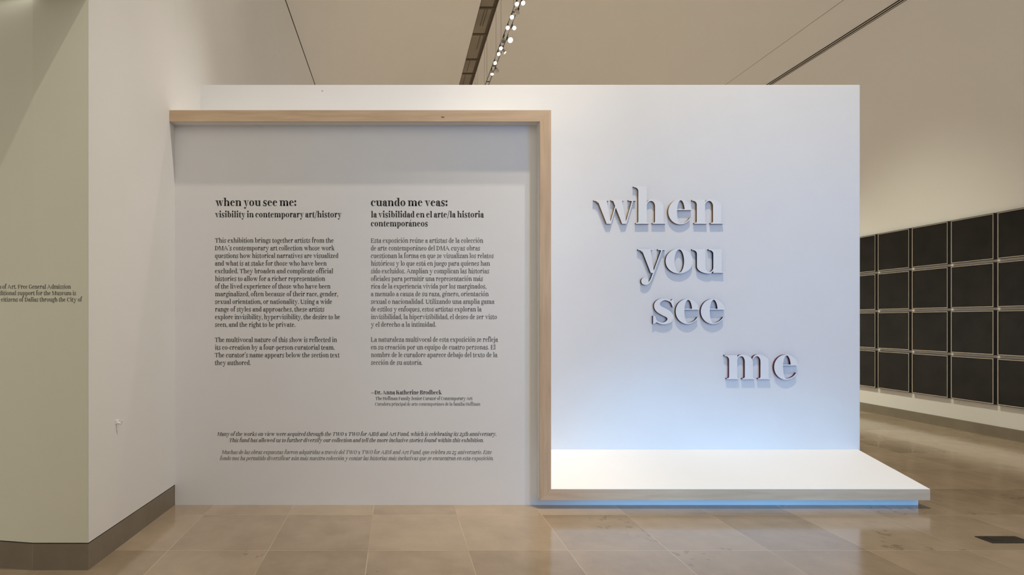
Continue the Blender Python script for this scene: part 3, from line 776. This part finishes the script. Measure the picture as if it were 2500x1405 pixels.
vinyl('paragraph', para((('This exhibition brings together artists from the', 814.5), ('DMA’s contemporary art collection whose work', 817), ('questions how historical narratives are visualized', 826),
    ('and what is at stake for those who have been', 797.2), ('excluded. They broaden and complicate official', 813.2), ('histories to allow for a richer representation', 793.4),
    ('of the lived experience of those who have been', 806.5), ('marginalized, often because of their race, gender,', 825), ('sexual orientation, or nationality. Using a wide', 810.7),
    ('range of styles and approaches, these artists', 792), ('explore invisibility, hypervisibility, the desire to be', 829.9), ('seen, and the right to be private.', 721)), 524.8, 592.9), 116, 46, 8.1, 'soft_vinyl', t, YV)
vinyl('paragraph', para((('The multivocal nature of this show is reflected in', 822.5), ('its co-creation by a four-person curatorial team.', 817), ('The curator’s name appears below the section text', 829.2), ('they authored.', 612)), 524.4, 835.7), 116, 46, 8.1, 'soft_vinyl', t, YV)
t = empty('wall_text', at(905, 892, YB), 'Spanish introduction with black headings over grey lettering, right column of the text panel', 'wall text')
vinyl('heading', [('cuando me veas:', 905.4, 1092.5, 503.4)], 182, 36, 13.4, 'vinyl', t, YV)
vinyl('subheading', [('la visibilidad en el arte/la historia', 905.4, 1181.4, 531.2), ('contemporáneos', 905.4, 1044.4, 553.2)], 176, 38, 10.5, 'vinyl', t, YV)
vinyl('paragraph', para((('Esta exposición reúne a artistas de la colección', 1179.4), ('de arte contemporáneo del DMA cuyas obras', 1172), ('cuestionan la forma en que se visualizan los relatos', 1205.3),
    ('históricos y lo que está en juego para quienes han', 1195.9), ('sido excluidos. Amplían y complican las historias', 1194.3), ('oficiales para permitir una representación más', 1179),
    ('rica de la experiencia vivida por los marginados,', 1187.2), ('a menudo a causa de su raza, género, orientación', 1192.7), ('sexual o nacionalidad. Utilizando una amplia gama', 1207.2),
    ('de estilos y enfoques, estos artistas exploran la', 1175.9), ('invisibilidad, la hipervisibilidad, el deseo de ser visto', 1213), ('y el derecho a la intimidad.', 1064.3)), 905.6, 593.1, 18.65), 108, 44, 8.1, 'grey_vinyl', t, YV)
vinyl('paragraph', para((('La naturaleza multivocal de esta exposición se refleja', 1215.8), ('en su creación por un equipo de cuatro personas. El', 1209.6), ('nombre de le curadore aparece debajo del texto de la', 1214.6), ('sección de su autoría.', 1031)), 905.6, 835, 18.75), 108, 44, 8.1, 'grey_vinyl', t, YV)
t = empty('wall_text', at(906, 992, YB), 'three-line curator credit lettered below the Spanish introduction', 'wall text')
vinyl('name_line', [('—Dr. Anna Katherine Brodbeck', 905.8, 1078.4, 963.7)], 160, 40, 7.3, 'vinyl', t, YV)
vinyl('title_line', [('The Hoffman Family Senior Curator of Contemporary Art', 916.8, 1153.6, 977.4)], 112, 46, 5.7, 'soft_vinyl', t, YV)
vinyl('title_line', [('Curadora principal de arte contemporáneo de la familia Hoffman', 915.6, 1172.4, 991.1)], 104, 44, 5.7, 'grey_vinyl', t, YV)
t = empty('wall_text', at(535, 1126, YB), 'slanted funding note in English and Spanish across the foot of the text panel', 'wall text')
vinyl('paragraph', [('Many of the works on view were acquired through the TWO x TWO for AIDS and Art Fund, which is celebrating its 25th anniversary.', 530.4, 1211.7, 1065),
    ('This fund has allowed us to further diversify our collection and tell the more inclusive stories found within this exhibition.', 560.2, 1180.4, 1080.2)], 120, 44, 6.8, 'soft_vinyl', t, YV, .26)
vinyl('paragraph', [('Muchas de las obras expuestas fueron adquiridas a través del TWO x TWO for AIDS and Art Fund, que celebra su 25 aniversario. Este', 541.2, 1200.6, 1109.4),
    ('fondo nos ha permitido diversificar aún más nuestra colección y contar las historias más inclusivas que se encuentran en esta exposición.', 536.3, 1204.4, 1124.3)], 100, 42, 6.8, 'grey_vinyl', t, YV, .26)
FM = .28 / 1.714                                        # the grey green wall folds back beyond x = -2.186
def facet(X): return YN if X > -2.186 else (YN - 2.186 * FM) / (1 + FM * X / YN)
t = empty('wall_text', at(100, 737, YN), 'admission notice in dark lettering on the grey green wall, cut by the photo edge', 'wall text')
vinyl('paragraph', [('of Art. Free General Admission', 5.7, 172.8, 705.5, 'Museum'), ('ditional support for the Museum is', -1, 185.6, 721.2, 'Ad'), ('citizens of Dallas through the City of', 3.4, 200.7, 736.9, 'the')], 104, 42, 7.4, 'soft_vinyl', t, YN, 0, facet)

# ------------------------------------------------------------------ framed pictures on the right wall
def picture_at(ya, yb, z0, z1, label):
    # near end ya, far end yb on the right wall
    root = empty('framed_picture', (XR, (ya + yb) / 2, z0), label, 'picture', 'grid of framed black pictures')
    D, o, l = .042, .007, .008
    xf = XR - D
    def ring(mb, i0, i1, xa, xb):
        A = [(ya + i0, z0 + i0), (yb - i0, z0 + i0), (yb - i0, z1 - i0), (ya + i0, z1 - i0)]; B = [(ya + i1, z0 + i1), (yb - i1, z0 + i1), (yb - i1, z1 - i1), (ya + i1, z1 - i1)]
        for i in range(4):
            j = (i + 1) % 4
            q = [A[i], A[j], B[j], B[i]]
            mb.add([(xa, y, z) for y, z in q] + [(xb, y, z) for y, z in q], [(0, 1, 2, 3), (7, 6, 5, 4), (0, 4, 5, 1), (1, 5, 6, 2), (2, 6, 7, 3), (3, 7, 4, 0)])
        return mb
    local(ring(MB(), 0, o, xf, XR - .0005).build('frame', M['frame']), root)
    local(ring(MB(), o, o + l, xf + .001, XR - .004).build('gilt_lip', M['lip']), root)
    i = o + l
    local(MB().box((xf + .008, ya + i, z0 + i), (XR - .006, yb - i, z1 - i)).build('picture_print', M['print']), root)
edges = [F * (XR - .021) / (x - VX) for x in (2566, 2434, 2321, 2226, 2143, 2070)]
cols = ('nearest column, cut by the photo edge', 'second column from the photo edge', 'middle column', 'second column from the title wall', 'column half hidden by the title wall')
rows = ('top row', 'second row from top', 'third row from top', 'bottom row')
zt, zb, gap = EYE + 1.384, EYE - 1.084, .035
rh = (zt - zb) / 4
for c in range(5):
    for r in range(4):
        z1 = zt - r * rh - (gap / 2 if r else 0); z0 = zt - (r + 1) * rh + (gap / 2 if r < 3 else 0)
        picture_at(edges[c] + gap / 2, edges[c + 1] - gap / 2, z0, z1, 'black framed picture, %s, %s' % (rows[r], cols[c]))

# ------------------------------------------------------------------ suspended lighting track
ZR = EYE + 8.33
tr = empty('lighting_track', (3.16, 17, ZR), 'pair of thin dark rails hung on cables below the vault slot', 'lighting track')
local(MB().box((3.093, 6, ZR - .011), (3.111, 33, ZR + .011)).build('rail', M['metal']), tr)
local(MB().box((3.214, 6, ZR - .011), (3.232, 33, ZR + .011)).build('rail', M['metal']), tr)
for y in (12.0, 15.02, 16.9, 18.2, 19.4, 20.6, 22.5, 25, 28): local(MB().box((3.105, y, ZR - .012), (3.22, y + .03, ZR + .012)).build('cross_bar', M['metal']), tr)
for y in (14.85, 16.66, 17.5, 19.27, 19.8, 21.6, 22.2): local(MB().tube((3.10, y, ZR), (3.10, y, vpt(math.acos((3.10 - cx) / rad))[1] + .01), .0045, 6).build('cable', M['cable']), tr)
def head(px, py, lens, aim, label, r=.052):
    dz = 8.21 if aim[2] > -.7 else 8.12
    Y = F * dz / (VY - py); X = (px - VX) * Y / F; Z = EYE + dz
    d = Vector(aim).normalized(); p = Vector((X, Y, Z))
    root = empty('track_spotlight', p, label, 'spotlight', 'spotlights on the suspended track')
    b = MB().tube(p - d * .13, p - d * .10, r * .7, 16, r2=r).tube(p - d * .10, p - d * .012, r, 16)
    n = 16; u = d.orthogonal().normalized(); v = d.cross(u)
    ringp = lambda c, q: [c + (u * math.cos(2 * math.pi * k / n) + v * math.sin(2 * math.pi * k / n)) * q for k in range(n)]
    o_, i_ = ringp(p - d * .012, r), ringp(p + d * .006, r); b.add(o_ + i_, [(k, (k + 1) % n, n + (k + 1) % n, n + k) for k in range(n)])
    local(b.build('housing', M['lamp'], smooth=False), root)
    local(MB().tube(p - d * .004, p + d * .002, r * .93, 20).build('lens', M[lens]), root)
    xr = 3.10 if X < 3.17 else 3.222
    q = p - d * .07
    local(MB().box((xr - .018, q.y - .06, ZR - .06), (xr + .018, q.y + .06, ZR - .014)).tube((xr, q.y, ZR - .05), q + Vector((0, 0, r * .7)), .011, 6).build('bracket', M['metal']), root)
aim = (-.12, -.9, -.55)
for px, py, ln, am, lab in ((1262, 10, 'lens', aim, 'lit spotlight on the left rail, topmost in the photo'),
        (1250, 42, 'lens', aim, 'lit spotlight on the left rail, second from the photo top'),
        (1239.5, 68, 'lens', aim, 'lit spotlight on the left rail, third from the photo top'),
        (1229, 101, 'dead', (-.1, -.6, -.8), 'unlit dark-mouthed spotlight hanging midway along the left rail'),
        (1223, 118, 'lens', aim, 'lit spotlight on the left rail just below the dark one'),
        (1217.5, 132, 'lens', aim, 'lit spotlight on the left rail, second below the dark one'),
        (1209, 154, 'lens', aim, 'lit spotlight on the left rail, third below the dark one'),
        (1201.5, 181, 'lens', (-.1, -.35, -1), 'lit spotlight on the left rail turned down, lowest in the photo'),
        (1277, 7.5, 'lens', aim, 'lit spotlight on the right rail, topmost in the photo'),
        (1264, 34, 'dead', (.5, .6, -.6), 'unlit spotlight on the right rail turned away, near the photo top'),
        (1255.5, 68.5, 'lens', aim, 'lit spotlight on the right rail, third from the photo top'),
        (1233, 128.5, 'dim', (.55, -.25, -.69), 'dim yellow spotlight on the right rail turned to the right wall'),
        (1215, 175, 'dead', (.6, .6, -.5), 'unlit pale spotlight on the right rail turned away, lowest in the photo')):
    head(px, py, ln, am, lab)
head(1246, 98, 'lens', aim, 'largest and brightest lit spotlight, hanging right of the right rail', .072)

# ------------------------------------------------------------------ small things
fp = empty('floor_plate', (4.13, 3.8, 0), 'dark bronze outlet plate set in the floor at the right edge', 'floor plate')
local(MB().prism([(4.0, 3.745), (4.28, 3.745), (4.28, 3.86), (4.0, 3.86)], .0002, .005).build('cover', M['cover'], bevel=.001), fp)
local(MB().prism([(4.05, 3.79), (4.13, 3.79), (4.13, 3.845), (4.05, 3.845)], .005, .0075).build('flap', M['cover'], bevel=.001), fp)
yh = 3.655; xw = XN + (XL - XN) * (yh - YN) / (YB - YN); zh = .835
hk = empty('wall_hook', (xw, yh, zh), 'small white hook low on the white return wall', 'hook')
local(MB().box((xw - .002, yh - .018, zh - .012), (xw + .006, yh + .02, zh + .012)).build('plate', M['hook'], bevel=.002), hk)
local(MB().tube((xw, yh - .002, zh - .004), (xw + .03, yh - .002, zh - .012), .006, 8).tube((xw + .03, yh - .002, zh - .012), (xw + .036, yh - .002, zh + .01), .005, 8).tube((xw + .004, yh - .006, zh - .01), (xw + .004, yh - .004, zh - .055), .004, 8).build('prong', M['hook']), hk)
cv = empty('ceiling_light', (-3.0, 3.1, 3.44), 'bright white ceiling light at the top left corner of the photo', 'ceiling light')
local(MB().box((-4.2, 3.28, 3.4440), (-2.18, 3.335, 3.4468)).build('diffuser', M['cove']), cv)
